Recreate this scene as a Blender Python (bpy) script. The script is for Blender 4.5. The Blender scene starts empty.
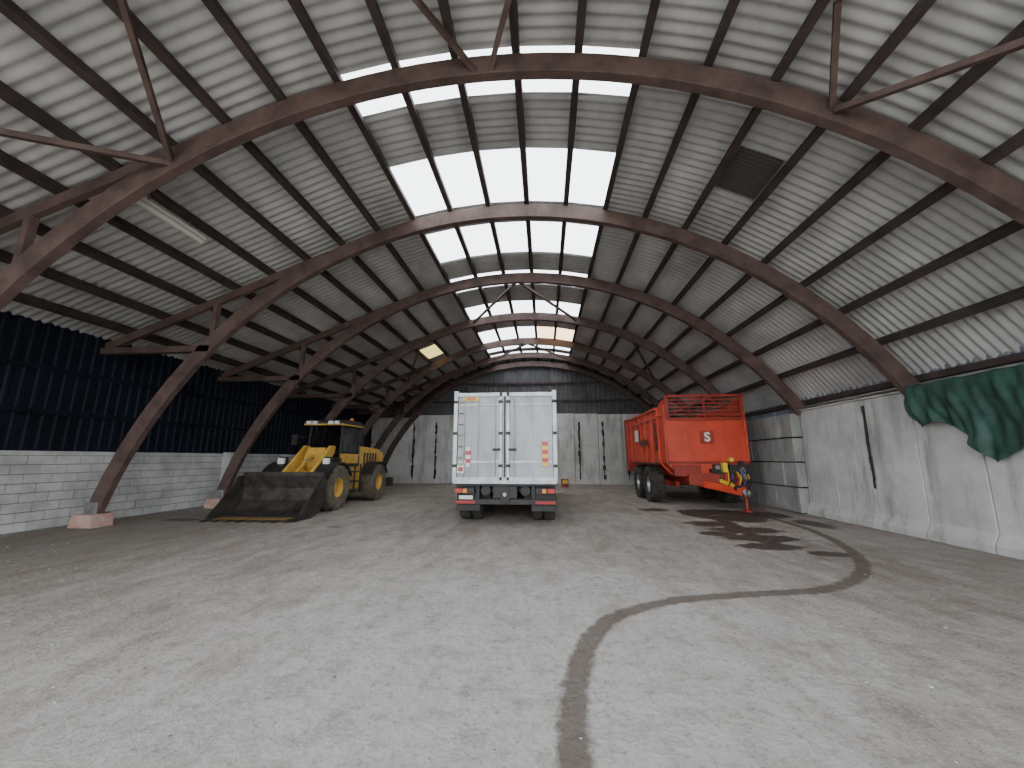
import bpy, bmesh, math, random
from mathutils import Vector, Matrix, noise
import numpy as np
random.seed(7)
sin,cos,pi,sqrt=math.sin,math.cos,math.pi,math.sqrt
scene=bpy.context.scene

# ------------------------------------------------------------ materials
def mat(name,c1,c2=None,scale=3.0,rough=0.7,metal=0.0,bump=0.0,bscale=None,stretch=(1,1,1),detail=6,lo=0.35,hi=0.65,spec=None):
    m=bpy.data.materials.new(name); m.use_nodes=True
    nt=m.node_tree; n=nt.nodes; l=nt.links
    b=n['Principled BSDF']; b.inputs['Roughness'].default_value=rough; b.inputs['Metallic'].default_value=metal
    if spec is not None: b.inputs['Specular IOR Level'].default_value=spec
    b.inputs['Base Color'].default_value=(*c1,1)
    tc=n.new('ShaderNodeTexCoord'); mp=n.new('ShaderNodeMapping'); mp.inputs['Scale'].default_value=stretch
    l.new(tc.outputs['Object'],mp.inputs[0])
    if c2 is not None:
        nz=n.new('ShaderNodeTexNoise'); nz.inputs['Scale'].default_value=scale; nz.inputs['Detail'].default_value=detail
        nz.inputs['Roughness'].default_value=0.62
        l.new(mp.outputs[0],nz.inputs['Vector'])
        r=n.new('ShaderNodeValToRGB'); r.color_ramp.elements[0].position=lo; r.color_ramp.elements[1].position=hi
        r.color_ramp.elements[0].color=(*c1,1); r.color_ramp.elements[1].color=(*c2,1)
        l.new(nz.outputs['Fac'],r.inputs[0]); l.new(r.outputs[0],b.inputs['Base Color'])
    if bump>0:
        nb=n.new('ShaderNodeTexNoise'); nb.inputs['Scale'].default_value=bscale or scale*6; nb.inputs['Detail'].default_value=5
        l.new(mp.outputs[0],nb.inputs['Vector'])
        bp=n.new('ShaderNodeBump'); bp.inputs['Strength'].default_value=bump; bp.inputs['Distance'].default_value=0.02
        l.new(nb.outputs['Fac'],bp.inputs['Height']); l.new(bp.outputs[0],b.inputs['Normal'])
    return m

M_fibre =mat('fibre_cement_sheet',(0.30,0.302,0.295),(0.54,0.54,0.525),scale=0.9,rough=0.9,bump=0.1,bscale=20,stretch=(1,.5,1),detail=9,lo=.3,hi=.68,spec=.2)
M_glulam=mat('glulam_timber',(0.062,0.038,0.033),(0.130,0.082,0.070),scale=2.5,rough=0.7,bump=0.2,bscale=30)
M_purlin=mat('purlin_timber',(0.030,0.020,0.018),(0.062,0.043,0.038),scale=2,rough=0.8)
M_darkblue=mat('blue_steel_cladding',(0.004,0.006,0.012),(0.008,0.012,0.024),scale=1,rough=0.65,spec=.2)
M_bluegrey=mat('blue_grey_cladding',(0.10,0.125,0.16),(0.20,0.22,0.245),scale=1.2,rough=0.75)
M_gable=mat('gable_cladding',(0.045,0.046,0.05),(0.10,0.102,0.108),scale=1,rough=0.6)
M_block=mat('concrete_block',(0.36,0.365,0.355),(0.58,0.585,0.57),scale=1.6,rough=0.95,bump=0.5,bscale=60)
M_mortar=mat('mortar',(0.15,0.15,0.14),(0.25,0.25,0.24),scale=4,rough=1)
M_pink=mat('plinth_concrete',(0.42,0.24,0.20),(0.5,0.36,0.32),scale=5,rough=0.95,bump=0.3)
M_rubberstrip=mat('joint_filler',(0.02,0.018,0.016),(0.06,0.05,0.045),scale=8,rough=0.9)
M_alu=mat('aluminium_panel',(0.27,0.285,0.30),(0.42,0.44,0.46),scale=2.0,rough=0.5,metal=0.3,stretch=(1,1,.35),detail=9)
M_alubright=mat('aluminium_frame',(0.34,0.36,0.38),(0.52,0.54,0.56),scale=5,rough=0.4,metal=0.4)
M_black=mat('black_paint',(0.012,0.012,0.013),(0.03,0.028,0.026),scale=4,rough=0.55)
M_tyre=mat('tyre_rubber',(0.018,0.017,0.016),(0.06,0.053,0.045),scale=5,rough=0.9)
M_tyredust=mat('dusty_tyre_rubber',(0.07,0.06,0.045),(0.17,0.145,0.11),scale=5,rough=0.95)
M_red=mat('red_lens',(0.5,0.02,0.015),rough=0.3)
M_amber=mat('amber_lens',(0.8,0.25,0.02),rough=0.3)
M_white=mat('white_paint',(0.70,0.70,0.68),rough=0.5)
M_yellow=mat('machine_yellow',(0.46,0.26,0.045),(0.64,0.40,0.075),scale=3,rough=0.5)
M_yellow2=mat('sticker_yellow',(0.80,0.55,0.04),rough=0.4)
M_orange=mat('spreader_orange',(0.50,0.046,0.020),(0.64,0.070,0.028),scale=1.5,rough=0.42)
M_orangedk=mat('spreader_red',(0.22,0.020,0.012),(0.34,0.035,0.017),scale=2,rough=0.5)
M_bucket=mat('bucket_steel',(0.030,0.027,0.025),(0.09,0.078,0.068),scale=3,rough=0.5,metal=0.5,bump=0.15)
M_edge=mat('tan_bucket_strip',(0.45,0.27,0.07),(0.22,0.15,0.08),scale=3,rough=0.4,metal=0.3)  # mottled yellow to tan strip along the bucket floor
M_steel=mat('bare_steel',(0.3,0.3,0.3),(0.45,0.44,0.43),scale=6,rough=0.35,metal=0.8)
M_tube=mat('lamp_plastic',(0.6,0.58,0.52),rough=0.5)
M_tarp=mat('green_tarpaulin',(0.012,0.042,0.033),(0.028,0.088,0.068),scale=5,rough=0.6)
M_vent=mat('vent_mesh',(0.05,0.045,0.04),(0.09,0.08,0.07),scale=30,rough=0.8)
M_cabred=mat('truck_cab_red',(0.35,0.02,0.02),rough=0.35)
M_blue=mat('blue_hose',(0.02,0.08,0.4),rough=0.5)
M_ground=mat('yard_gravel',(0.30,0.28,0.25),(0.45,0.42,0.38),scale=2,rough=0.95,bump=0.4)

def glassmat(name,col,tr):
    m=bpy.data.materials.new(name); m.use_nodes=True; nt=m.node_tree; n=nt.nodes; l=nt.links
    n.remove(n['Principled BSDF']); out=n['Material Output']
    g=n.new('ShaderNodeBsdfGlossy'); g.inputs['Roughness'].default_value=0.05; g.inputs['Color'].default_value=(.7,.75,.8,1)
    t=n.new('ShaderNodeBsdfTransparent'); t.inputs['Color'].default_value=(*col,1)
    mx=n.new('ShaderNodeMixShader'); mx.inputs[0].default_value=tr
    l.new(t.outputs[0],mx.inputs[1]); l.new(g.outputs[0],mx.inputs[2]); l.new(mx.outputs[0],out.inputs[0]); return m
M_glass=glassmat('cab_glass',(0.4,0.43,0.45),0.12)
def skymat(name,col):
    m=bpy.data.materials.new(name); m.use_nodes=True; nt=m.node_tree; n=nt.nodes; l=nt.links
    n.remove(n['Principled BSDF']); out=n['Material Output']
    g=n.new('ShaderNodeBsdfTranslucent'); g.inputs['Color'].default_value=(*col,1)
    t=n.new('ShaderNodeBsdfTransparent'); t.inputs['Color'].default_value=(*col,1)
    mx=n.new('ShaderNodeMixShader'); mx.inputs[0].default_value=0.35
    l.new(t.outputs[0],mx.inputs[1]); l.new(g.outputs[0],mx.inputs[2]); l.new(mx.outputs[0],out.inputs[0]); return m
M_sky=skymat('polycarbonate_sheet',(0.96,0.98,1.0))
M_skyreflect=skymat('warm_reflection_sheet',(0.90,0.66,0.42))  # skylight sheet with a warm reflection painted in as an orange tint
M_skyyellow=skymat('yellowed_polycarbonate_sheet',(0.36,0.29,0.10))

def concrete(name,base,dark,light,streakdir='Z'):
    m=bpy.data.materials.new(name); m.use_nodes=True; nt=m.node_tree; n=nt.nodes; l=nt.links
    b=n['Principled BSDF']; b.inputs['Roughness'].default_value=0.92
    tc=n.new('ShaderNodeTexCoord')
    def nz(scale,sc,detail=6):
        mp=n.new('ShaderNodeMapping'); mp.inputs['Scale'].default_value=sc; l.new(tc.outputs['Object'],mp.inputs[0])
        t=n.new('ShaderNodeTexNoise'); t.inputs['Scale'].default_value=scale; t.inputs['Detail'].default_value=detail; t.inputs['Roughness'].default_value=.65
        l.new(mp.outputs[0],t.inputs['Vector']); return t
    a=nz(1.1,(1,1,1)); s=nz(2.5,(1,1,.18)); f=nz(25,(1,1,1),3)
    r1=n.new('ShaderNodeValToRGB'); r1.color_ramp.elements[0].position=.35; r1.color_ramp.elements[1].position=.65
    r1.color_ramp.elements[0].color=(*base,1); r1.color_ramp.elements[1].color=(*light,1); l.new(a.outputs['Fac'],r1.inputs[0])
    r2=n.new('ShaderNodeValToRGB'); r2.color_ramp.elements[0].position=.5; r2.color_ramp.elements[1].position=.7
    l.new(s.outputs['Fac'],r2.inputs[0])
    mx=n.new('ShaderNodeMixRGB'); mx.inputs[2].default_value=(*dark,1); l.new(r1.outputs[0],mx.inputs[1])
    mu=n.new('ShaderNodeMath'); mu.operation='MULTIPLY'; mu.inputs[1].default_value=.75; l.new(r2.outputs[0],mu.inputs[0]); l.new(mu.outputs[0],mx.inputs[0])
    l.new(mx.outputs[0],b.inputs['Base Color'])
    bp=n.new('ShaderNodeBump'); bp.inputs['Strength'].default_value=.35; bp.inputs['Distance'].default_value=.02
    l.new(f.outputs['Fac'],bp.inputs['Height']); l.new(bp.outputs[0],b.inputs['Normal'])
    return m
M_conc=concrete('precast_concrete',(0.42,0.42,0.405),(0.20,0.20,0.185),(0.60,0.60,0.585))
M_concback=concrete('back_wall_concrete',(0.52,0.52,0.50),(0.26,0.26,0.24),(0.66,0.66,0.64))
M_lego=concrete('cast_block_concrete',(0.27,0.27,0.255),(0.13,0.13,0.115),(0.40,0.40,0.385))

# ------------------------------------------------------------ geometry builder
class G:
    def __init__(s): s.v=[]; s.f=[]; s.m=[]; s.mats=[]
    def mi(s,m):
        if m not in s.mats: s.mats.append(m)
        return s.mats.index(m)
    def add(s,vs,fs,m):
        o=len(s.v); s.v+= [tuple(p) for p in vs]; i=s.mi(m)
        for f in fs: s.f.append(tuple(o+k for k in f)); s.m.append(i)
    def box(s,x0,x1,y0,y1,z0,z1,m):
        vs=[(x,y,z) for x in(x0,x1) for y in(y0,y1) for z in(z0,z1)]
        s.add(vs,[(0,1,3,2),(4,6,7,5),(0,4,5,1),(2,3,7,6),(0,2,6,4),(1,5,7,3)],m)
    def beam(s,p,q,w,h,m,up=(0,0,1)):
        p=Vector(p);q=Vector(q);d=(q-p).normalized();u=Vector(up)
        r=d.cross(u)
        if r.length<1e-4: r=d.cross(Vector((1,0,0)))
        r.normalize(); u=r.cross(d)
        vs=[]
        for c in(p,q):
            for a,b in((-1,-1),(1,-1),(1,1),(-1,1)): vs.append(c+r*(a*w/2)+u*(b*h/2))
        s.add(vs,[(0,1,2,3),(7,6,5,4),(0,4,5,1),(1,5,6,2),(2,6,7,3),(3,7,4,0)],m)
    def cyl(s,p,q,r,m,seg=16,r2=None):
        p=Vector(p);q=Vector(q);d=(q-p).normalized(); a=d.orthogonal().normalized(); b=d.cross(a)
        r2=r if r2 is None else r2; vs=[]
        for c,rr in((p,r),(q,r2)):
            for k in range(seg):
                t=2*pi*k/seg; vs.append(c+a*cos(t)*rr+b*sin(t)*rr)
        fs=[(k,(k+1)%seg,seg+(k+1)%seg,seg+k) for k in range(seg)]+[tuple(range(seg)),tuple(range(2*seg-1,seg-1,-1))]
        s.add(vs,fs,m)
    def extr(s,poly,axis,lo,hi,m):
        n=len(poly); vs=[]
        for t in(lo,hi):
            for a,b in poly:
                vs.append((t,a,b) if axis=='X' else (a,t,b) if axis=='Y' else (a,b,t))
        fs=[(k,(k+1)%n,n+(k+1)%n,n+k) for k in range(n)]+[tuple(range(n)),tuple(range(2*n-1,n-1,-1))]
        s.add(vs,fs,m)
    def lathe(s,prof,c,m,seg=40):
        vs=[];n=len(prof)
        for k in range(seg):
            t=2*pi*k/seg
            for x,r in prof: vs.append((c[0]+x,c[1]+r*cos(t),c[2]+r*sin(t)))
        fs=[]
        for k in range(seg):
            for j in range(n):
                a=k*n+j;b=k*n+(j+1)%n;c2=((k+1)%seg)*n
                fs.append((a,b,c2+(j+1)%n,c2+j))
        s.add(vs,fs,m)
    def obj(s,name,parent=None,bevel=0,smooth=False,recalc=True):
        me=bpy.data.meshes.new(name); me.from_pydata(s.v,[],s.f)
        for m in s.mats: me.materials.append(m)
        me.polygons.foreach_set('material_index',s.m)
        if recalc:
            bm=bmesh.new(); bm.from_mesh(me); bmesh.ops.recalc_face_normals(bm,faces=bm.faces); bm.to_mesh(me); bm.free()
        if smooth: me.polygons.foreach_set('use_smooth',[True]*len(me.polygons))
        me.update()
        o=bpy.data.objects.new(name,me); scene.collection.objects.link(o)
        if parent: o.parent=parent
        if bevel:
            b=o.modifiers.new('bevel','BEVEL'); b.width=bevel; b.segments=2; b.limit_method='ANGLE'; b.angle_limit=.6
        return o
def empty(name,loc=(0,0,0)):
    e=bpy.data.objects.new(name,None); scene.collection.objects.link(e); e.empty_display_size=.3; return e
def hose(name,pts,r,m,parent):
    cu=bpy.data.curves.new(name,'CURVE'); cu.dimensions='3D'; cu.bevel_depth=r; cu.bevel_resolution=2
    sp=cu.splines.new('BEZIER'); sp.bezier_points.add(len(pts)-1)
    for p,c in zip(sp.bezier_points,pts): p.co=c; p.handle_left_type=p.handle_right_type='AUTO'
    cu.materials.append(m); o=bpy.data.objects.new(name,cu); scene.collection.objects.link(o); o.parent=parent; return o
def text(name,body,size,loc,rot,m,parent):
    cu=bpy.data.curves.new(name,'FONT'); cu.body=body; cu.size=size; cu.extrude=.003; cu.offset=size*.03; cu.align_x='CENTER'; cu.align_y='CENTER'
    cu.materials.append(m); o=bpy.data.objects.new(name,cu); scene.collection.objects.link(o)
    o.location=loc; o.rotation_euler=rot; o.parent=parent; return o

# ------------------------------------------------------------ building dims
CX,CZ,R=-0.85,-2.6,10.72
RA=10.33
PHI0=math.radians(-21.8); S0=PHI0*R
XL,XR=-11.4,7.7
YB=25.0; Y0=-2.0
def prof(s):
    if s>=S0:
        p=s/R; return (CX+R*sin(p),CZ+R*cos(p),sin(p),cos(p))
    x0=CX+R*sin(PHI0); z0=CZ+R*cos(PHI0); d=s-S0
    return (x0+d*cos(PHI0),z0-d*sin(PHI0),sin(PHI0),cos(PHI0))
def zroof(x):
    x0=CX+R*sin(PHI0)
    if x>=x0: return CZ+sqrt(max(0,R*R-(x-CX)**2))
    return CZ+R*cos(PHI0)+(x-x0)*math.tan(-PHI0)
SMIN=S0-(CX+R*sin(PHI0)+11.75)/cos(PHI0); SMAX=10.95
bands=[(5.05,5.85),(7.15,8.85),(9.75,11.35),(12.6,13.7),(15.3,16.9),(18.5,20.3),(21.0,22.3),(23.0,24.4)]
svals=[SMIN]
x=-9.5
while x<SMAX-.05:
    if x>SMIN+.05: svals.append(x)
    x+=.5
svals.append(SMAX)
P=0.177; dy=P/6
ny=int((YB+.2-Y0)/dy)
ys=[Y0+i*dy for i in range(ny+1)]
def inband(y):
    for i,(a,b) in enumerate(bands):
        if a<=y<b: return i
    return -1
ceil=G(); sky={i:G() for i in range(len(bands))}
def vert(s,y):
    x,z,nx,nz=prof(s); w=.019*sin(2*pi*y/P)
    fr=((s+.5)%1.0); w+=0.02*abs(fr-.5)
    return (x+nx*w,y,z+nz*w)
def emit(g,slist,ylist,m):
    vs=[vert(s,y) for s in slist for y in ylist]; n=len(ylist)
    fs=[(i*n+j,i*n+j+1,(i+1)*n+j+1,(i+1)*n+j) for i in range(len(slist)-1) for j in range(n-1)]
    g.add(vs,fs,m)
ins=[s for s in svals if -2.5<=s<=2.5]
right=[s for s in svals if s>=2.5]
emit(ceil,[s for s in svals if s<=-5.5],ys,M_fibre); emit(ceil,[s for s in svals if -4.5<=s<=-2.5],ys,M_fibre); emit(ceil,right,ys,M_fibre)
mid=[-5.5,-5.0,-4.5]; ja=int((18.0-Y0)/dy); jb=int((19.6-Y0)/dy)
emit(ceil,mid,ys[:ja+1],M_fibre); emit(ceil,mid,ys[jb:],M_fibre)
emit(sky[5],mid,ys[ja:jb+1],M_skyyellow)
j=0
while j<ny:
    b=inband(ys[j]+dy/2); k=j
    while k<ny and inband(ys[k]+dy/2)==b: k+=1
    if b<0: emit(ceil,ins,ys[j:k+1],M_fibre)
    elif b==5:
        emit(sky[b],[s for s in ins if s<=.5 ],ys[j:k+1],M_sky); emit(sky[b],[s for s in ins if .5<=s<=2.5],ys[j:k+1],M_skyreflect)
    else: emit(sky[b],ins,ys[j:k+1],M_sky)
    j=k
ceil.obj('ceiling',smooth=True,recalc=False)
for i in sky: sky[i].obj('skylight',smooth=True,recalc=False)

pu=G()
s=-11.5
while s<10.3:
    if s>SMIN+.1:
        x,z,nx,nz=prof(s); o=.03+.09
        pu.beam((x-nx*o,Y0,z-nz*o),(x-nx*o,YB,z-nz*o),.12,.18,M_purlin,up=(nx,0,nz))
    s+=1.0
pu.obj('roof_purlins')

A1=5.05
AY=[1.4,A1,8.75,12.4,16.1,19.8,22.6,24.8]
a0=-math.asin(9.93/RA); a1=math.asin(8.70/RA)
def arcpt(a,r): return (CX+r*sin(a),CZ+r*cos(a))
for y in AY:
    e=empty('timber_arch_frame')
    g=G(); n=48; h=.17; w=.08; vs=[]
    for i in range(n+1):
        a=a0+(a1-a0)*i/n
        for rr,yy in((RA-h,y-w),(RA+h,y-w),(RA+h,y+w),(RA-h,y+w)):
            px,pz=arcpt(a,rr); vs.append((px,yy,pz))
    fs=[]
    for i in range(n):
        for q in range(4): fs.append((i*4+q,i*4+(q+1)%4,(i+1)*4+(q+1)%4,(i+1)*4+q))
    fs+=[(0,1,2,3),(n*4+3,n*4+2,n*4+1,n*4)]
    g.add(vs,fs,M_glulam); g.obj('arch_beam',e,bevel=.012)
    g=G()
    sgn=S0-.8
    x1,z1,nx,nz=prof(sgn); x2,z2,_,_=prof(SMIN+.35); o=.21+.1
    g.beam((x1-nx*o,y,z1-nz*o),(x2-nx*o,y,z2-nz*o),.1,.2,M_glulam,up=(nx,0,nz))
    xa=CX-sqrt(RA**2-(4.35-CZ)**2)
    g.beam((XL,y,4.32),(xa+.1,y,4.32),.16,.16,M_glulam)
    g.beam((xa+.1,y,4.45),(xa+.1,y,zroof(xa+.1)-.4),.12,.12,M_glulam,up=(0,1,0))
    g.obj('eave_strut',e)
    g=G()
    px,_=arcpt(a0,RA)
    g.extr([(px-.3,0),(px+.3,0),(px+.24,.3),(px-.24,.3)],'Y',y-.25,y+.25,M_pink)
    g.beam((px-.13,y-.1,.42),(px+.2,y-.1,.42),.03,.3,M_steel)
    g.obj('plinth',e,bevel=.02)
br=G()
def brace(p,q,w=.07): br.beam(p,q,w,w*1.2,M_glulam)
brace((-.95,A1,7.6),(-1.75,A1-.95,7.95)); brace((-.8,A1,7.6),(-.35,A1-.9,7.95))
brace((4.14,A1-.05,6.45),(3.6,A1-1.05,7.0)); brace((4.14,A1-.1,6.4),(6.75,A1-3.65,4.85))
brace((-6.0,A1-.05,6.35),(-4.9,A1-1.95,7.1)); brace((-6.0,A1-.05,6.3),(-9.6,A1-3.65,5.0))
for ya,yb in((12.4,16.1),(19.8,22.6)):
    brace((-.9,ya,7.6),(-3.0,yb-.4,7.35)); brace((-.8,ya,7.6),(1.4,yb-.4,7.35))
brace((3.8,16.1,6.5),(5.6,19.8,5.6)); brace((-5.5,16.1,6.3),(-7.3,19.8,5.7))
br.obj('roof_braces')

g=G(); g.box(-7.09,-6.95,5.25,6.75,6.06,6.11,M_tube); g.cyl((-7.02,5.28,6.01),(-7.02,6.72,6.01),.05,M_tube)
g.beam((-7.02,5.6,6.1),(-7.02,5.6,6.42),.02,.02,M_steel); g.beam((-7.02,6.4,6.1),(-7.02,6.4,6.42),.02,.02,M_steel)
g.obj('fluorescent_tube_lamp')
g=G(); sv=4.6
for i in range(12):
    y=6.35+i*.085
    xa,za,nx,nz=prof(sv); xb,zb,nx2,nz2=prof(sv+.8); o=.06
    g.beam((xa-nx*o,y,za-nz*o),(xb-nx2*o,y,zb-nz2*o),.075,.02,M_vent,up=(nx,0,nz))
g.obj('roof_vent')

# ------------------------------------------------------------ walls
g=G(); H=.205; L=.5
g.box(XL-.2,XL-.015,Y0,YB,0,1.74,M_mortar)
for r in range(8):
    y=Y0-(L/2 if r%2 else 0)
    while y<YB:
        a=max(y+.009,Y0); b=min(y+L-.009,YB); dx=random.uniform(0,.012)
        if b-a>.03: g.box(XL-.05,XL+dx,a,b,r*H+.012+.02,(r+1)*H-.007+.02,M_block)
        y+=L
g.box(XL-.2,XL+.02,Y0,YB,1.665,1.76,M_block)
g.box(XL,XL+.28,13.0,13.35,0,1.8,M_block)
def clad(g,x,ya,yb,z0,z1,m,pitch=.25,depth=.035,side=1):
    pts=[];y=ya
    while y<yb:
        pts+=[(y,0),(y+pitch*.55,0),(y+pitch*.65,depth),(y+pitch*.9,depth)]; y+=pitch
    vs=[]
    for (yy,d) in pts: vs+= [(x+side*d,yy,z0),(x+side*d,yy,z1)]
    fs=[(2*i,2*i+1,2*i+3,2*i+2) for i in range(len(pts)-1)]
    g.add(vs,fs,m)
clad(g,XL-.12,Y0,YB+.2,1.7,4.85,M_darkblue)
for z in(2.6,3.6): g.box(XL-.075,XL-.02,Y0,YB,z,z+.1,M_darkblue)
g.obj('wall_left',recalc=False)
e=G()
prof_r=[(XR-.12,0),(XR-.12,.14),(XR-.0,.34),(XR+.06,3.0),(XR+.34,3.0),(XR+.34,0)]
yy=12.4
while yy>Y0:
    e.extr(prof_r,'Y',yy-1.2+.012,yy-.012,M_conc); yy-=1.2
e.box(XR+.12,XR+.3,Y0,YB,0,2.93,M_rubberstrip)
e.box(XR+.0,XR+.36,Y0,12.4,3.0,3.04,M_conc)
for r in range(4):
    y=12.42-(.0 if r%2==0 else .0); first=True
    while y<YB:
        l2=.6 if (r%2 and first) else 1.2
        first=False
        e.box(XR-.24+random.uniform(-.035,.035),XR+.34,y+.018,min(y+l2-.018,YB),r*.74+.018,(r+1)*.74-.018,M_lego); y+=l2
clad(e,XR+.36,Y0,YB+.2,2.9,4.4,M_bluegrey,side=-1)
e.box(XR+.24,XR+.36,Y0,YB,3.2,3.34,M_purlin)
WR=e.obj('wall_right',recalc=True,bevel=.012)
g=G()
def joint(g,axis,pos,at,z0,z1,wid,seed):
    random.seed(seed); z=z0
    while z<z1:
        h=random.uniform(.12,.35); w=wid*random.uniform(.35,1.2); o=random.uniform(-.02,.02)
        if axis=='Y': g.box(at-.03+.022*z*.9-.0,at+.08,pos-w+o,pos+w+o,z,min(z+h,z1),M_rubberstrip)
        else: g.box(pos-w+o,pos+w+o,at-.03,at+.03,z,min(z+h,z1),M_rubberstrip)
        z+=h
joint(g,'Y',10.0,XR-.0,.9,2.85,.03,3)
g.cyl((XR+.2,Y0,3.13),(XR+.2,12.3,3.13),.035,M_steel)
g.obj('joint_filler_and_pipe',WR)
random.seed(11)
e=G(); x=XL-.2
while x<XR+.3:
    x2=min(x+1.5,XR+.34); d=random.uniform(-.03,.03)
    e.box(x+.015,x2-.015,YB+d,YB+.3,0,4.4+random.uniform(-.04,.04),M_concback); x=x2
e.box(XL-.2,XR+.34,YB+.1,YB+.28,0,4.3,M_rubberstrip)
for xx in(-8.6,-7.1,2.2,3.7,5.2):
    joint(e,'X',xx,YB-.01,.3,3.9,.07,int(xx*10)+200)
random.seed(12)
pts=[];x=XL-.2
while x<XR+.4:
    pts+=[(x,0),(x+.16,0),(x+.19,.03),(x+.26,.03)]; x+=.3
vs=[]
for (xx,d) in pts: vs+=[(xx,YB+.12-d,4.2),(xx,YB+.12-d,max(4.2,zroof(min(xx,XR+.35))+.03))]
e.add(vs,[(2*i,2*i+1,2*i+3,2*i+2) for i in range(len(pts)-1)],M_gable)
for z in(5.2,6.4):
    hw=sqrt(max(0,(R-.3)**2-(z-CZ)**2)); e.box(CX-hw,CX+hw,YB-.02,YB+.06,z,z+.12,M_purlin)
e.obj('wall_back')

# ------------------------------------------------------------ floor
stp=.07
xs=np.arange(-11.7,8.3,stp); ysf=np.arange(0.0,25.4,stp)
X,Y=np.meshgrid(xs,ysf)
def pdist(pts,full=False):
    D=np.full(X.shape,1e9); U=np.zeros(X.shape); V=np.zeros(X.shape); acc=0
    for (ax,ay),(bx,by) in zip(pts[:-1],pts[1:]):
        dx,dyy=bx-ax,by-ay; L2=dx*dx+dyy*dyy; Ln=math.sqrt(L2)
        t=np.clip(((X-ax)*dx+(Y-ay)*dyy)/L2,0,1)
        d=np.hypot(X-ax-t*dx,Y-ay-t*dyy)
        if full:
            m=d<D; U=np.where(m,acc+t*Ln,U); V=np.where(m,((X-ax)*dyy-(Y-ay)*dx)/Ln,V)
        D=np.minimum(D,d); acc+=Ln
    return (D,U,V) if full else D
def smooth(pts,n=8):
    out=[];p=[pts[0]]+pts+[pts[-1]]
    for i in range(1,len(p)-2):
        for k in range(n):
            t=k/n; q=[]
            for c in(0,1):
                a,b,c2,d=p[i-1][c],p[i][c],p[i+1][c],p[i+2][c]
                q.append(.5*((2*b)+(-a+c2)*t+(2*a-5*b+4*c2-d)*t*t+(-a+3*b-3*c2+d)*t**3))
            out.append(tuple(q))
    out.append(pts[-1]); return out
trail=smooth([(.10,1.2),(.13,2.39),(.19,3.09),(.38,3.87),(.75,4.46),(1.52,4.96),(2.55,5.25),(3.54,5.54),(4.5,6.32),(5.37,7.74),(5.97,9.74),(6.06,11.7),(5.6,12.8)])
d=pdist(trail); trl=np.clip(1.2-d/.14,0,1)
wet=np.zeros(X.shape)
for(cx,cy,rx,ry) in[(4.1,7.9,.7,.35),(4.8,7.4,.4,.25),(4.35,8.7,.95,.45),(3.7,9.1,.5,.3),(4.5,9.6,.95,.5),(4.0,10.4,.6,.5),(4.36,12.2,.5,1.1),(3.4,13.0,.6,.5),(5.2,11.4,.9,.8),(5.0,12.6,1.2,.8),(6.2,12.2,.9,.9),(6.6,10.6,.4,.8),(-9.6,9.9,.6,.25),(-5.0,9.2,.2,.1),(-7.6,11.3,1.0,.4)]:
    wet=np.maximum(wet,np.clip(1.3-np.hypot((X-cx)/rx,(Y-cy)/ry),0,1))
wet=np.maximum(wet,.95*np.clip(1.1-pdist([(4.3,8.2),(4.4,9.5),(4.6,11),(4.3,12.6)])/.3,0,1))
lane=np.zeros(X.shape); LU=np.zeros(X.shape); LV=np.zeros(X.shape)
for pts in([(-.95,1.0),(-.55,2.6),(0.1,4.3),(.9,7),(2.5,11.5)],[(-2.9,1.5),(-2.5,4),(-1.9,7.5),(-1.9,10)],[(-.3,1.5),(-.35,4),(-.2,7),(-.1,10)],[(-1.6,1),(-2.9,4),(-4.9,7.5),(-6.5,10)],[(.9,1),(-.6,4),(-2.8,7.5),(-4.9,10.5)],[(2.2,1.2),(1.6,4),(2.6,8),(4.5,12)]):
    D,U,V=pdist(smooth(pts),True); k=np.clip(1.4-D/.22,0,1); mk=k>lane
    LU=np.where(mk,U,LU); LV=np.where(mk,V,LV); lane=np.maximum(lane,k)
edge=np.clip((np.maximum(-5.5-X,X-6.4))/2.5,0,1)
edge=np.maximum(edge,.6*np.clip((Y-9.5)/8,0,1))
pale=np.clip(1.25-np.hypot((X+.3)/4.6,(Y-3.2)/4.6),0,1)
nx_,ny_=len(xs),len(ysf)
verts=[(float(X[j,i]),float(Y[j,i]),0.0) for j in range(ny_) for i in range(nx_)]
faces=[(j*nx_+i,j*nx_+i+1,(j+1)*nx_+i+1,(j+1)*nx_+i) for j in range(ny_-1) for i in range(nx_-1)]
me=bpy.data.meshes.new('floor'); me.from_pydata(verts,[],faces)
for nm,arr in(('wet',wet),('trail',trl),('lane',lane),('lu',LU),('lv',LV),('edge',edge),('pale',pale)):
    at=me.attributes.new(nm,'FLOAT','POINT'); at.data.foreach_set('value',arr.ravel().astype(np.float32))
fo=bpy.data.objects.new('floor',me); scene.collection.objects.link(fo)
m=bpy.data.materials.new('dirty_concrete_floor'); m.use_nodes=True; nt=m.node_tree; n=nt.nodes; l=nt.links
b=n['Principled BSDF']; tc=n.new('ShaderNodeTexCoord')
def NZ(scale,sc=(1,1,1),detail=7,rough=.6,rot=0):
    mp=n.new('ShaderNodeMapping'); mp.inputs['Scale'].default_value=sc; mp.inputs['Rotation'].default_value=(0,0,rot); l.new(tc.outputs['Object'],mp.inputs[0])
    t=n.new('ShaderNodeTexNoise'); t.inputs['Scale'].default_value=scale; t.inputs['Detail'].default_value=detail; t.inputs['Roughness'].default_value=rough
    l.new(mp.outputs[0],t.inputs['Vector']); return t.outputs['Fac']
def RAMP(src,p0,p1,c0=(0,0,0),c1=(1,1,1)):
    r=n.new('ShaderNodeValToRGB'); r.color_ramp.elements[0].position=p0; r.color_ramp.elements[1].position=p1
    r.color_ramp.elements[0].color=(*c0,1); r.color_ramp.elements[1].color=(*c1,1); l.new(src,r.inputs[0]); return r.outputs[0]
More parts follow.
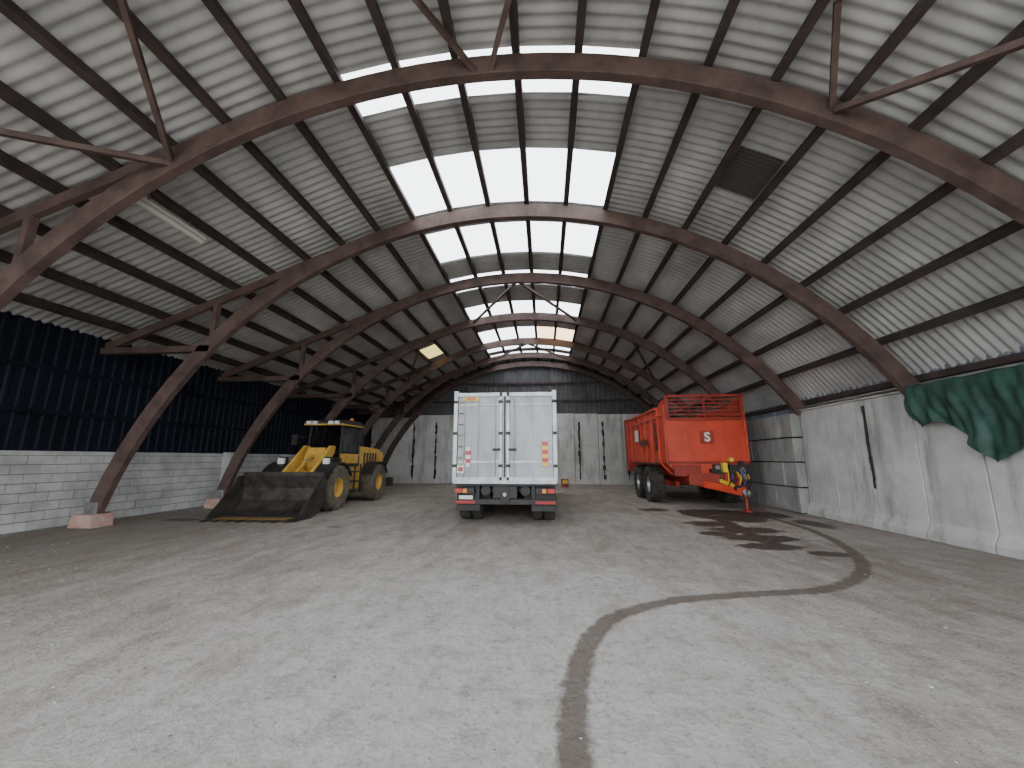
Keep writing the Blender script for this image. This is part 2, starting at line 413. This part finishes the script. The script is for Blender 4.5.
def MIX(f,a,bb,blend='MIX'):
    x=n.new('ShaderNodeMixRGB'); x.blend_type=blend
    for k,v in((0,f),(1,a),(2,bb)):
        if hasattr(v,'links') : l.new(v,x.inputs[k])
        elif isinstance(v,tuple): x.inputs[k].default_value=(*v,1)
        else: x.inputs[k].default_value=v
    return x.outputs[0]
def MATH(op,a,bb=0.0):
    x=n.new('ShaderNodeMath'); x.operation=op
    for k,v in((0,a),(1,bb)):
        if hasattr(v,'links'): l.new(v,x.inputs[k])
        else: x.inputs[k].default_value=v
    return x.outputs[0]
def AT(nm):
    a=n.new('ShaderNodeAttribute'); a.attribute_name=nm; return a.outputs['Fac']
base=RAMP(NZ(.5,detail=9,rough=.65),.34,.66,(0.245,0.195,0.162),(0.41,0.37,0.33))
base=MIX(MATH('MULTIPLY',RAMP(NZ(1.6,(1.8,.5,1),10,.7,rot=.25),.42,.68),.8),base,(0.50,0.475,0.445))
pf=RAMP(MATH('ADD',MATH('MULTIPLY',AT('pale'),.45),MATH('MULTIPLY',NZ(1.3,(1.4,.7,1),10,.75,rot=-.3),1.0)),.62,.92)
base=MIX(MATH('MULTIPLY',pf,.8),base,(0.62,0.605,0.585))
base=MIX(MATH('MULTIPLY',RAMP(NZ(3.2,(1,1,1),10,.8),.48,.66),.55),base,(0.21,0.165,0.135))
base=MIX(MATH('MULTIPLY',RAMP(NZ(14,(1,1,1),8,.8),.52,.64),.5),base,(0.155,0.125,0.103))
base=MIX(MATH('MULTIPLY',RAMP(NZ(38,(1,1,1),4,.8),.54,.66),.6),base,(0.68,0.665,0.64))
lane_=AT('lane')
chev=MATH('SINE',MATH('ADD',MATH('MULTIPLY',AT('lu'),62.0),MATH('MULTIPLY',MATH('ABSOLUTE',AT('lv')),30.0)))
chev=RAMP(MATH('ADD',MATH('MULTIPLY',chev,.3),.5),.35,.65)
lm=RAMP(MATH('ADD',MATH('MULTIPLY',lane_,.45),MATH('MULTIPLY',NZ(2.6,detail=10,rough=.75),1.6)),1.0,1.3)
base=MIX(MATH('MULTIPLY',lm,.35),base,(0.60,0.58,0.555))
base=MIX(MATH('MULTIPLY',MATH('MULTIPLY',MATH('MULTIPLY',lm,lane_),chev),.45),base,(0.19,0.155,0.13))
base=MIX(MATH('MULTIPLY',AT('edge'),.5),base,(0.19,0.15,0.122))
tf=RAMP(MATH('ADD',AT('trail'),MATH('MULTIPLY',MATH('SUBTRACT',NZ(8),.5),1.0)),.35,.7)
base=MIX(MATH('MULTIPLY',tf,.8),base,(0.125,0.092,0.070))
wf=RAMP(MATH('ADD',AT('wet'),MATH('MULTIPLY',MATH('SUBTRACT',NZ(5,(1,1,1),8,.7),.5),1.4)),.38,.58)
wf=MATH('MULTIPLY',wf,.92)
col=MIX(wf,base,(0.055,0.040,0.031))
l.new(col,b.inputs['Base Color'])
rr=n.new('ShaderNodeMapRange'); l.new(wf,rr.inputs[0]); rr.inputs[3].default_value=.88; rr.inputs[4].default_value=.4; l.new(rr.outputs[0],b.inputs['Roughness'])
b.inputs['Specular IOR Level'].default_value=.3
hgt=MATH('ADD',MATH('MULTIPLY',NZ(7,(1,1,1),10,.75),1.5),MATH('MULTIPLY',MATH('MULTIPLY',chev,lane_),MATH('MULTIPLY',lm,.12)))
bp=n.new('ShaderNodeBump'); bp.inputs['Strength'].default_value=.9; bp.inputs['Distance'].default_value=.06; l.new(hgt,bp.inputs['Height']); l.new(bp.outputs[0],b.inputs['Normal'])
me.materials.append(m)
g=G(); g.box(-60,60,-60,0,-.3,-.005,M_ground); g.obj('ground_outside')
g=G(); random.seed(5)
for i in range(700):
    x=random.uniform(-10.3,7.2); y=random.uniform(1.6,9) if i%3 else random.uniform(2,24)
    if i>560: x=random.choice([random.uniform(7.2,7.55),random.uniform(-11.35,-11.1)])
    r=random.uniform(.004,.013)
    p=[(x+r*random.uniform(.6,1.3)*cos(t),y+r*random.uniform(.6,1.3)*sin(t)) for t in [k*pi/2.5 for k in range(5)]]
    g.extr(p,'Z',0,r*.8,random.choice([M_block,M_ground,M_mortar,M_ground]))
g.obj('loose_grit',fo)
random.seed(8)

# ------------------------------------------------------------ tarpaulin
g=G(); bot=[(4.2,1.5),(5.6,1.7),(6.3,1.8),(6.8,1.8),(7.05,1.62),(7.2,1.52),(7.5,1.8),(7.8,2.15),(8.2,2.3),(8.45,2.2),(8.65,2.6)]
def bz(y):
    for (a,za),(b2,zb) in zip(bot[:-1],bot[1:]):
        if y<=b2: return za+(zb-za)*(y-a)/(b2-a)
    return bot[-1][1]
nu,nv=130,26; vs=[]
for i in range(nu+1):
    y=4.2+(8.65-4.2)*i/nu; zb=bz(y)
    for jn in range(nv+1):
        t=jn/nv
        if t<.15: xx=XR+.4-(.48)*(t/.15); z=3.09+.02*sin(y*9)
        else:
            q=(t-.15)/.85; z=3.07+(zb-3.07)*q
            f=.05*sin(y*7+2.5*q)+.035*sin(y*17-3*q)+.02*sin(y*31+9*q)+.05*noise.noise(Vector((y*4,z*3,0)))
            xx=XR-.11-.03*q+f*(.25+.75*q)
            xx=min(xx,XR-.02)
        vs.append((xx,y+.06*sin(z*5)*(t),z))
fs=[(i*(nv+1)+j2,i*(nv+1)+j2+1,(i+1)*(nv+1)+j2+1,(i+1)*(nv+1)+j2) for i in range(nu) for j2 in range(nv)]
g.add(vs,fs,M_tarp); g.obj('tarpaulin',smooth=True,recalc=False)

# ------------------------------------------------------------ wheel helper
def wheel(name,parent,c,r,w,side,tyre,rim,rimr=.55,lugs=0,hub=M_steel):
    g=G(); h=w/2; rr=r*rimr
    g.lathe([(-h*.75,rr),(-h*.95,rr*1.12),(-h,r*.82),(-h*.92,r*.93),(-h*.7,r*.985),(0,r*.99),(h*.7,r*.985),(h*.92,r*.93),(h,r*.82),(h*.95,rr*1.12),(h*.75,rr),(0,rr*.95)],c,tyre,44)
    if lugs:
        for k in range(lugs):
            for sg in(-1,1):
                t=2*pi*(k+(.5 if sg>0 else 0))/lugs; t2=t+.16
                rp=r*1.0
                p=(c[0]+sg*.02,c[1]+rp*cos(t2),c[2]+rp*sin(t2)); q=(c[0]+sg*h*.95,c[1]+(rp-.02)*cos(t),c[2]+(rp-.02)*sin(t))
                g.beam(p,q,.05,.05,tyre,up=(0,cos(t),sin(t)))
    g.obj(name+'_tyre',parent,smooth=False)
    g=G(); s=side
    g.lathe([(s*h*.72,rr*1.0),(s*h*.78,rr*1.0),(s*h*.72,rr*.88),(s*h*.3,rr*.8),(s*h*.25,rr*.35),(s*h*.45,rr*.3),(s*h*.5,0.001),(s*h*.1,0.001),(0,rr*.9)],c,rim,36)
    for k in range(8):
        t=2*pi*k/8; g.cyl((c[0]+s*h*.2,c[1]+rr*.55*cos(t),c[2]+rr*.55*sin(t)),(c[0]+s*h*.36,c[1]+rr*.55*cos(t),c[2]+rr*.55*sin(t)),.022,hub,8)
    g.obj(name+'_rim',parent)

# ------------------------------------------------------------ tipper truck
T=empty('tipper_truck'); cx=-1.0; ry=9.75
x0,x1=cx-1.275,cx+1.275; zb,zt=1.08,3.22; yf=16.9
g=G()
g.box(x0,x0+.05,ry,yf,zb,zt,M_alu); g.box(x1-.05,x1,ry,yf,zb,zt,M_alu); g.box(x0,x1,yf-.06,yf,zb,zt+.1,M_alu); g.box(x0,x1,ry,yf,zb,zb+.1,M_alu)
y=ry+.5
while y<yf:
    for xx in(x0-.04,x1-.01): g.box(xx,xx+.05,y,y+.07,zb,zt,M_alubright)
    y+=.6
g.box(x0-.03,x0+.08,ry,yf,zt-.02,zt+.08,M_alubright); g.box(x1-.08,x1+.03,ry,yf,zt-.02,zt+.08,M_alubright)
g.cyl((x1-.1,ry+.05,zt+.14),(x1-.1,yf,zt+.14),.07,M_black,12)
g.obj('tipping_body',T,bevel=.006)
g=G(); yr=ry
g.box(x0+.08,cx-.02,yr-.035,yr,zb+.04,zt-.02,M_alu); g.box(cx+.02,x1-.08,yr-.035,yr,zb+.04,zt-.02,M_alu)
z=zb+.3
while z<zt-.15:
    g.box(x0+.1,cx-.14,yr-.039,yr-.03,z,z+.01,M_alu); g.box(cx+.14,x1-.1,yr-.039,yr-.03,z,z+.01,M_alu); z+=.27
g.obj('tailgate_panels',T,bevel=.003)
g=G()
for xa,xb in((x0-.03,x0+.07),(x1-.07,x1+.03)): g.box(xa,xb,yr-.08,yr+.08,zb-.06,zt+.08,M_alubright)
for xa in(cx-.13,cx+.05): g.box(xa,xa+.07,yr-.09,yr-.03,zb-.02,zt+.03,M_alubright)
for xa in(cx-.70,cx+.66): g.box(xa,xa+.04,yr-.065,yr-.03,zb+.04,zt-.05,M_alu)
g.box(x0,x1,yr-.09,yr,zb-.10,zb+.06,M_alubright)
g.box(x0,x1,yr-.09,yr,zt-.07,zt+.03,M_alubright)
for sa,sb in((x0+.1,cx-.14),(cx+.14,x1-.1)):
    g.box(sa,sb,yr-.07,yr-.03,zb+.40,zb+.46,M_alubright)
    g.box(sa,sb,yr-.065,yr-.03,zt-.3,zt-.26,M_alubright)
for xx in(x0+.02,x1-.02,cx-.1,cx+.09):
    for z in(zb+.3,zb+1.1,zb+1.9): g.box(xx-.05,xx+.05,yr-.12,yr-.07,z,z+.07,M_black)
for xx in(cx-.24,cx+.24,x0+.24):
    g.cyl((xx,yr-.08,zb),(xx,yr-.08,zt-.1),.014,M_steel,10)
g.box(cx-.015,cx+.015,yr-.05,yr,zb+.02,zt,M_black)
g.box(cx-.3,cx-.1,yr-.13,yr-.08,zb+.7,zb+.76,M_black); g.box(cx+.1,cx+.3,yr-.13,yr-.08,zb+.7,zb+.76,M_black)
for i in range(7): g.cyl((x0+.06,yr-.1,zb+.25+i*.28),(x0+.22,yr-.1,zb+.25+i*.28),.014,M_steel,8)
g.obj('tailgate_frame',T,bevel=.008)
g=G()
g.box(x0+.2,x0+.62,yr-.083,yr-.078,zt-.17,zt-.09,M_yellow2)
g.box(x0+.28,x0+.54,yr-.086,yr-.083,zt-.15,zt-.11,M_red)
for k in range(6):
    g.box(x1-.34,x1-.2,yr-.088,yr-.084,zb+.32+k*.1,zb+.32+k*.1+.1,M_red if k%2 else M_yellow2)
for k in range(5):
    g.box(x0+.3,x0+.42,yr-.088,yr-.084,zb+.30+k*.1,zb+.40+k*.1,M_red if k%2 else M_white)
g.box(x0+.09,x0+.27,yr-.094,yr-.086,zb+.16,zb+.34,M_white); g.box(x0+.12,x0+.24,yr-.098,yr-.092,zb+.2,zb+.3,M_cabred)
g.obj('reflective_stickers',T)
g=G()
for xx in(cx-.42,cx+.42): g.box(xx-.05,xx+.05,ry+.3,19.0,.72,1.0,M_black)
for y in(ry+.4,ry+1.6,13,15): g.box(cx-.42,cx+.42,y,y+.1,.75,.95,M_black)
g.box(x0+.05,x1-.05,ry+.12,ry+.24,.47,.60,M_black)
g.box(x0+.05,x1-.05,ry+.02,ry+.14,.92,1.0,M_black)
for xx in(cx-.7,cx+.7): g.box(xx-.05,xx+.05,ry+.15,ry+.3,.55,.98,M_black)
g.box(cx-.3,cx+.3,ry+.1,ry+.3,.62,.92,M_black); g.cyl((cx,ry-.02,.72),(cx,ry+.2,.72),.05,M_steel)
g.cyl((cx-.5,ry+.2,.8),(cx-.5,ry+.75,.8),.13,M_black); g.cyl((cx+.5,ry+.2,.8),(cx+.5,ry+.75,.8),.13,M_black)
g.box(cx-.12,cx+.12,ry+.08,ry+.14,.5,.95,M_black)
for sx in(-1,1):
    g.box(cx+sx*.95-.3,cx+sx*.95+.3,ry+.25,ry+.29,.3,.95,M_black)
    g.cyl((cx+sx*.55,ry+.6,.6),(cx+sx*.55,ry+2.9,.6),.12,M_black)
    g.box(cx+sx*.95-.32,cx+sx*.95+.32,ry+.3,ry+3.0,1.03,1.06,M_black)
g.cyl((cx-1.0,ry+.95,.5),(cx+1.0,ry+.95,.5),.11,M_black); g.cyl((cx-1.0,ry+2.3,.5),(cx+1.0,ry+2.3,.5),.11,M_black); g.cyl((cx-1.0,17.7,.5),(cx+1.0,17.7,.5),.09,M_black)
g.cyl((cx-1.05,13.8,.75),(cx-1.05,15.2,.75),.3,M_steel,20)
g.box(cx+.7,cx+1.2,13.6,15.0,.45,.95,M_black)
g.obj('chassis',T,bevel=.006)
g=G()
for sx in(-1,1):
    xc=cx+sx*1.0
    g.box(xc-.24,xc+.24,ry-.02,ry+.08,.74,.88,M_black)
    xa=xc-.22 if sx<0 else xc+.06
    g.box(xa,xa+.16,ry-.035,ry-.018,.76,.86,M_red)
    xb=xc-.04 if sx<0 else xc-.08
    g.box(xb,xb+.1,ry-.035,ry-.018,.76,.86,M_amber)
    g.box(xc-.25,xc+.25,ry+.1,ry+.118,.49,.56,M_cabred)
g.box(cx-1.15,cx-.80,ry+.05,ry+.07,.60,.69,M_white)
g.obj('tail_lights_and_plate',T,bevel=.004)
for sx in(-1,1):
    for k,yy in enumerate((ry+.95,ry+2.3)):
        for q,off in enumerate((.78,1.1)):
            wheel(f'rear_wheel_{k}{q}{"r" if sx>0 else "l"}',T,(cx+sx*off,yy,.5),.5,.28,sx,M_tyre,M_steel,.55)
    wheel('front_wheel_'+('r' if sx>0 else 'l'),T,(cx+sx*1.05,17.7,.5),.5,.3,sx,M_tyre,M_steel,.55)
g=G()
g.extr([(17.1,1.0),(17.1,3.1),(17.4,3.3),(18.9,3.25),(19.15,2.2),(19.25,.55),(18.3,.55),(18.25,1.0)],'X',cx-1.2,cx+1.2,M_cabred)
g.box(cx-1.0,cx+1.0,19.12,19.2,2.1,2.95,M_glass)
g.obj('cab',T,bevel=.04)

# ------------------------------------------------------------ wheel loader (faces -Y)
Lw=empty('wheel_loader'); cx=-7.6
bx0,bx1=-8.85,-6.38
inn=[(9.72,.03),(10.45,.05),(10.78,.16),(10.98,.42),(11.03,.75),(10.95,1.1)]
out=[(10.99,1.12),(11.08,.76),(11.03,.40),(10.82,.11),(10.46,.0),(9.72,.0)]
g=G(); n_=len(inn)
vs=[(x,a,b2) for x in(bx0,bx1) for a,b2 in inn+out]; N=2*n_
fs=[]
for i in range(N): fs.append((i,(i+1)%N,N+(i+1)%N,N+i))
for i in range(n_-1):
    fs.append((i,i+1,N-2-i,N-1-i)); fs.append((N+i,N+i+1,N+N-2-i,N+N-1-i))
g.add(vs,fs,M_bucket)
side=[(9.78,.0),(10.46,-.0),(10.82,.11),(11.03,.40),(11.08,.76),(10.99,1.12),(10.78,1.08),(10.5,.72)]
for xx in(bx0-.03,bx1): g.extr(side,'X',xx,xx+.035,M_bucket)
for k in range(8):
    t=k/7; xx=bx0+.12+t*(bx1-bx0-.24); g.box(xx-.05,xx+.05,9.56,9.8,.005,.045,M_bucket)
g.box(bx0+.25,bx1-.25,9.75,10.15,.05,.056,M_edge)
g.box(bx0,bx1,10.93,11.05,1.1,1.2,M_bucket)
for xx in(cx-.45,cx+.45): g.extr([(11.03,.2),(11.3,.3),(11.3,.6),(11.05,.95)],'X',xx-.04,xx+.04,M_bucket)
g.obj('bucket',Lw)
g=G()
for sx in(-.45,.45):
    g.extr([(11.15,.28),(11.35,.3),(11.9,1.0),(12.7,1.75),(12.75,2.0),(12.5,2.02),(11.6,1.25),(11.12,.5)],'X',cx+sx-.055,cx+sx+.055,M_yellow)
g.box(cx-.4,cx+.4,11.55,11.7,.85,1.1,M_yellow)
g.beam((cx,11.15,.9),(cx,11.9,1.35),.12,.2,M_yellow); g.beam((cx,11.85,1.5),(cx,11.95,.95),.12,.16,M_yellow)
g.obj('lift_arms',Lw,bevel=.015)
g=G()
for sx in(-.3,.3): g.cyl((cx+sx,12.7,1.05),(cx+sx,11.8,1.05),.06,M_black); g.cyl((cx+sx,11.8,1.05),(cx+sx,11.55,1.0),.03,M_steel)
g.cyl((cx,12.7,1.75),(cx,12.1,1.6),.07,M_yellow); g.cyl((cx,12.1,1.6),(cx,11.88,1.5),.035,M_steel)
g.cyl((cx-.9,12.1,.68),(cx+.9,12.1,.68),.16,M_black); g.cyl((cx-.9,15.1,.68),(cx+.9,15.1,.68),.16,M_black)
g.obj('hydraulics_and_axles',Lw)
g=G()
g.extr([(11.75,.55),(12.9,.5),(12.9,1.7),(12.45,1.95),(12.2,1.3),(11.8,1.0)],'X',cx-.32,cx+.32,M_yellow)
g.extr([(13.0,.5),(16.0,.55),(16.45,.8),(16.45,1.75),(15.9,1.98),(14.3,2.05),(14.2,1.4),(13.0,1.3)],'X',cx-.62,cx+.62,M_yellow)
g.box(cx-.5,cx+.5,16.44,16.5,.9,1.65,M_black)
for sx in(-.63,.61):
    for k in range(5): g.box(cx+sx,cx+sx+.02,14.6+k*.25,14.75+k*.25,1.3,1.8,M_black)
g.box(cx-1.1,cx+1.1,16.1,16.5,.45,.8,M_black)
g.cyl((cx+.35,15.0,2.0),(cx+.35,15.0,2.55),.05,M_black)
g.obj('body',Lw,bevel=.03)
g=G()
for sx in(-1,1):
    for yc in(12.1,15.1):
        r1,r2=.80,.76
        A=[math.radians(a) for a in range(25,156,13)]
        pl=[(yc+r1*cos(a),.68+r1*sin(a)) for a in A]+[(yc+r2*cos(a),.68+r2*sin(a)) for a in reversed(A)]
        xa=cx+sx*.85; g.extr(pl,'X',xa-.27,xa+.27,M_black)
g.obj('mudguards',Lw)
for sx in(-1,1):
    for k,yc in enumerate((12.1,15.1)):
        wheel(f'wheel_{k}{"r" if sx>0 else "l"}',Lw,(cx+sx*.86,yc,.69),.68,.52,sx,M_tyredust,M_yellow,.45,lugs=18)
g=G(); ca,cb=12.85,14.2; hw=.66; zc=2.72
g.box(cx-hw,cx+hw,ca,cb,1.3,1.42,M_black)
for sx in(-1,1):
    g.beam((cx+sx*(hw-.04),ca+.04,1.35),(cx+sx*(hw-.1),ca+.16,zc),.08,.08,M_black,up=(0,1,0))
    g.beam((cx+sx*(hw-.04),cb-.04,1.35),(cx+sx*(hw-.1),cb-.1,zc),.09,.1,M_black,up=(0,1,0))
    g.beam((cx+sx*(hw-.04),ca+.75,1.35),(cx+sx*(hw-.1),ca+.75,zc),.06,.07,M_black,up=(0,1,0))
    g.box(cx+sx*(hw-.03)-.02,cx+sx*(hw-.03)+.02,ca,cb,1.35,1.75,M_yellow)
    g.cyl((cx+sx*hw,ca,2.3),(cx+sx*(hw+.3),ca-.15,2.35),.015,M_black,8)
    g.box(cx+sx*(hw+.3)-.1,cx+sx*(hw+.3)+.1,ca-.19,ca-.14,2.05,2.4,M_black)
g.box(cx-hw,cx+hw,ca,ca+.04,1.35,1.62,M_black)
g.extr([(ca-.12,zc),(cb+.05,zc),(cb+.05,zc+.1),(cb-.1,zc+.2),(ca+.1,zc+.2),(ca-.12,zc+.12)],'X',cx-hw-.04,cx+hw+.04,M_black)
g.box(cx-hw-.05,cx+hw+.05,ca-.13,cb+.06,zc,zc+.05,M_yellow)
g.box(cx-.3,cx+.3,13.5,14.0,1.42,1.85,M_black); g.box(cx-.28,cx+.28,13.9,14.02,1.8,2.45,M_black)
g.cyl((cx,13.1,1.4),(cx,13.3,2.0),.04,M_black)
g.obj('cab_frame',Lw,bevel=.012)
g=G()
g.add([(cx-hw+.06,ca+.03,1.62),(cx+hw-.06,ca+.03,1.62),(cx+hw-.12,ca+.14,zc),(cx-hw+.12,ca+.14,zc)],[(0,1,2,3)],M_glass)
for sx in(-1,1): g.add([(cx+sx*(hw-.03),ca+.06,1.75),(cx+sx*(hw-.03),cb-.06,1.75),(cx+sx*(hw-.09),cb-.1,zc),(cx+sx*(hw-.09),ca+.15,zc)],[(0,1,2,3)],M_glass)
g.add([(cx-hw+.06,cb-.04,1.6),(cx+hw-.06,cb-.04,1.6),(cx+hw-.12,cb-.08,zc),(cx-hw+.12,cb-.08,zc)],[(0,1,2,3)],M_glass)
g.obj('cab_glazing',Lw)
g=G()
for sx in(-.5,-.28,.28,.5): g.box(cx+sx-.08,cx+sx+.08,ca-.2,ca-.12,zc+.03,zc+.14,M_white)
g.cyl((cx+.45,13.8,zc+.2),(cx+.45,13.8,zc+.33),.06,M_amber)
for sx in(-.75,.75): g.box(cx+sx-.1,cx+sx+.1,11.78,11.88,1.42,1.6,M_white); g.box(cx+sx-.12,cx+sx+.12,11.86,12.0,1.38,1.64,M_black)
g.obj('work_lamps',Lw,bevel=.01)
g=G()
for k in range(3): g.box(cx+.62,cx+1.0,13.3,13.75,.45+k*.33,.49+k*.33,M_black)
for yy in(13.3,13.73): g.box(cx+.93,cx+.98,yy,yy+.03,.42,1.4,M_black)
g.obj('access_steps',Lw)
text('lettering','JCB',.3,(cx+.52,12.15,1.36),(pi/2,0,pi/2),M_black,Lw)

# ------------------------------------------------------------ manure spreader
S=empty('manure_spreader'); cx=5.4; fy=13.5; by=19.6
g=G()
sec=[(-.85,1.0),(-1.25,1.45),(-1.25,3.1),(-1.2,3.1),(-1.2,1.47),(-.82,1.06),(.82,1.06),(1.2,1.47),(1.2,3.1),(1.25,3.1),(1.25,1.45),(.85,1.0)]
vs=[(cx+a,y,z) for y in(fy,by) for a,z in sec]; N=len(sec)
fs=[(i,(i+1)%N,N+(i+1)%N,N+i) for i in range(N)]
g.add(vs,fs,M_orange)
g.extr([(cx+a,z) for a,z in[(-.85,1.0),(-1.25,1.45),(-1.25,2.95),(1.25,2.95),(1.25,1.45),(.85,1.0)]],'Y',fy,fy+.05,M_orange)
for sx in(-1,1):
    g.extr([(fy,3.1),(fy,3.62),(fy+.5,3.62),(fy+1.0,3.4),(by,3.4),(by,3.1)],'X',cx+sx*1.24-.02,cx+sx*1.24+.02,M_orange)
g.obj('hopper_body',S,bevel=.01)
g=G()
y=fy+.05
while y<by:
    for sx in(-1,1):
        g.box(cx+sx*1.29-.04,cx+sx*1.29+.04,y,y+.08,1.45,3.4,M_orange)
        g.beam((cx+sx*.9,y+.04,1.03),(cx+sx*1.29,y+.04,1.45),.08,.08,M_orange,up=(0,1,0))
    y+=.86
for sx in(-1,1):
    g.box(cx+sx*1.3-.045,cx+sx*1.3+.045,fy+1.0,by,3.34,3.43,M_orange)
    g.box(cx+sx*1.29-.035,cx+sx*1.29+.035,fy,by,3.04,3.11,M_orange)
g.box(cx-1.3,cx+1.3,fy-.06,fy+.02,2.86,2.95,M_orangedk)
g.box(cx-1.3,cx+1.3,fy-.06,fy+.02,1.42,1.5,M_orangedk)
for sx in(-1,1): g.box(cx+sx*1.26-.04,cx+sx*1.26+.04,fy-.06,fy+.02,1.45,2.9,M_orange)
for sx in(-.62,.62): g.box(cx+sx-.03,cx+sx+.03,fy-.035,fy+.02,1.5,2.88,M_orange)
g.obj('body_ribs',S,bevel=.008)
g=G()
for sx in(-1,1): g.box(cx+sx*1.23-.05,cx+sx*1.23+.05,fy-.03,fy+.06,2.95,3.72,M_orangedk)
g.box(cx-1.25,cx+1.25,fy-.03,fy+.06,3.65,3.74,M_orangedk)
g.box(cx-.03,cx+.03,fy-.03,fy+.05,2.95,3.7,M_orangedk)
for k in range(5): g.box(cx-1.2,cx+1.2,fy,fy+.03,3.04+k*.125,3.085+k*.125,M_orangedk)
for q in(-1,1): g.beam((cx+q*1.15,fy+.04,3.0),(cx+q*.1,fy+.04,3.65),.04,.05,M_orangedk,up=(0,1,0))
g.obj('front_grille',S)
g=G()
for sx in(-.55,.55): g.box(cx+sx-.07,cx+sx+.07,fy,by,.75,1.0,M_orangedk)
g.beam((cx-.55,fy+.2,.85),(5.85,12.35,.6),.14,.2,M_orange); g.beam((cx+.6,fy+.2,.85),(5.9,12.35,.6),.14,.2,M_orange)
g.cyl((5.87,12.2,.6),(5.87,12.4,.6),.09,M_steel); g.lathe([(-.03,.05),(.03,.05),(.03,.1),(-.03,.1)],(5.87,12.12,.6),M_steel,20)
g.cyl((6.1,12.75,.05),(6.1,12.75,.95),.045,M_orangedk); g.cyl((6.1,12.75,0),(6.1,12.75,.05),.14,M_orangedk)
g.box(cx-.75,cx+.75,fy-.25,fy,.75,1.1,M_orangedk)
g.box(cx+.1,cx+1.2,fy-.12,fy,.95,1.4,M_black)
g.box(cx-1.15,cx-.3,fy-.1,fy,1.02,1.38,M_orangedk)
for yy in(15.35,17.0): g.cyl((cx-1.2,yy,.7),(cx+1.2,yy,.7),.1,M_orangedk)
for sx in(-.65,.65): g.box(cx+sx-.08,cx+sx+.08,14.7,17.7,.6,.78,M_orangedk)
g.obj('chassis_and_drawbar',S,bevel=.01)
g=G()
g.cyl((5.75,12.5,.72),(5.6,fy,.92),.07,M_yellow2); g.cyl((5.75,12.42,.7),(5.75,12.5,.72),.1,M_black); g.cyl((5.62,fy-.15,.9),(5.6,fy,.92),.13,M_black)
g.box(5.9,6.2,fy-.35,fy-.1,1.1,1.4,M_black); g.box(5.72,5.86,fy-.3,fy-.1,1.15,1.45,M_yellow2); g.box(6.25,6.4,fy-.3,fy-.12,1.0,1.3,M_steel)
g.cyl((6.3,13.0,.95),(6.3,13.0,1.1),.1,M_yellow2)
g.beam((6.1,12.9,1.0),(6.1,13.4,1.3),.05,.05,M_yellow2)
for k,(xx,zz) in enumerate([(5.45,1.2),(5.6,1.3),(6.05,1.55),(6.35,1.45),(5.3,.95)]):
    g.cyl((xx,fy-.2,zz),(xx,fy-.0,zz),.07,(M_black,M_steel,M_yellow2,M_black,M_steel)[k],14)
g.obj('pto_shaft_and_valves',S,bevel=.01)
for i,(mm,dx) in enumerate([(M_black,0),(M_blue,.07),(M_yellow2,-.06),(M_black,.14),(M_red,-.12),(M_black,-.2),(M_black,-.3),(M_black,.22)]):
    hose(f'hose_{i}',[(5.95+dx,fy-.2,1.25),(5.9+dx,13.0,.75-abs(dx)),(6.0+dx,12.6,.95),(5.98+dx*.6,12.75,1.15+dx)],.018,mm,S)
g=G()
for sx in(-1,1): g.box(cx+sx*1.2-.1,cx+sx*1.2+.1,by,by+.7,1.0,3.5,M_orangedk)
g.box(cx-1.3,cx+1.3,by,by+.7,3.4,3.5,M_orangedk)
for sx in(-.6,.6):
    g.cyl((cx+sx,by+.35,1.0),(cx+sx,by+.35,3.4),.12,M_orangedk)
    for k in range(16):
        t=k*.8; z=1.15+k*.14; g.beam((cx+sx,by+.35,z),(cx+sx+.4*cos(t),by+.35+.3*sin(t),z),.05,.03,M_steel)
g.obj('rear_beaters',S)
for sx in(-1,1):
    for k,yy in enumerate((15.35,17.0)):
        wheel(f'wheel_{k}{"r" if sx>0 else "l"}',S,(cx+sx*1.32,yy,.66),.65,.48,sx,M_tyre,M_steel,.48,lugs=20)
g=G()
for sx in(-1,1): g.box(cx+sx*1.33-.26,cx+sx*1.33+.26,14.7,17.7,1.38,1.42,M_black)
g.obj('wheel_guards',S)
g=G()
g.box(cx-.21,cx+.21,fy-.066,fy-.003,2.08,2.49,M_orangedk)
g.box(cx-1.335,cx-1.33,17.3,17.95,2.3,2.8,M_white)
g.obj('decals',S)
text('logo','S',.42,(cx,fy-.07,2.28),(pi/2,0,0),M_white,S)
text('model_lettering','6400',.5,(cx-1.345,14.6,2.35),(pi/2,-pi/2,-pi/2),M_black,S)
text('side_lettering','DRAGO',.34,(cx-1.345,16.4,2.2),(pi/2,0,-pi/2),M_black,S)

g=G(); g.box(.9,1.3,22.4,22.8,0,.45,M_orangedk); g.box(.95,1.25,22.38,22.42,.2,.4,M_yellow2); g.obj('fuel_can_crate',bevel=.02)

# ------------------------------------------------------------ world, camera
w=bpy.data.worlds.new('overcast_sky'); scene.world=w; w.use_nodes=True
bg=w.node_tree.nodes['Background']; bg.inputs[0].default_value=(0.93,0.97,1.0,1); bg.inputs[1].default_value=5.6
cam=bpy.data.cameras.new('camera'); co=bpy.data.objects.new('camera',cam); scene.collection.objects.link(co)
cam.sensor_width=36; cam.lens=385/1024*36; cam.clip_start=.05; cam.clip_end=300
psi=math.radians(4.8); th=math.radians(10.9)
co.location=(0,0,1.6); co.rotation_euler=(pi/2+th,0,psi)
scene.camera=co
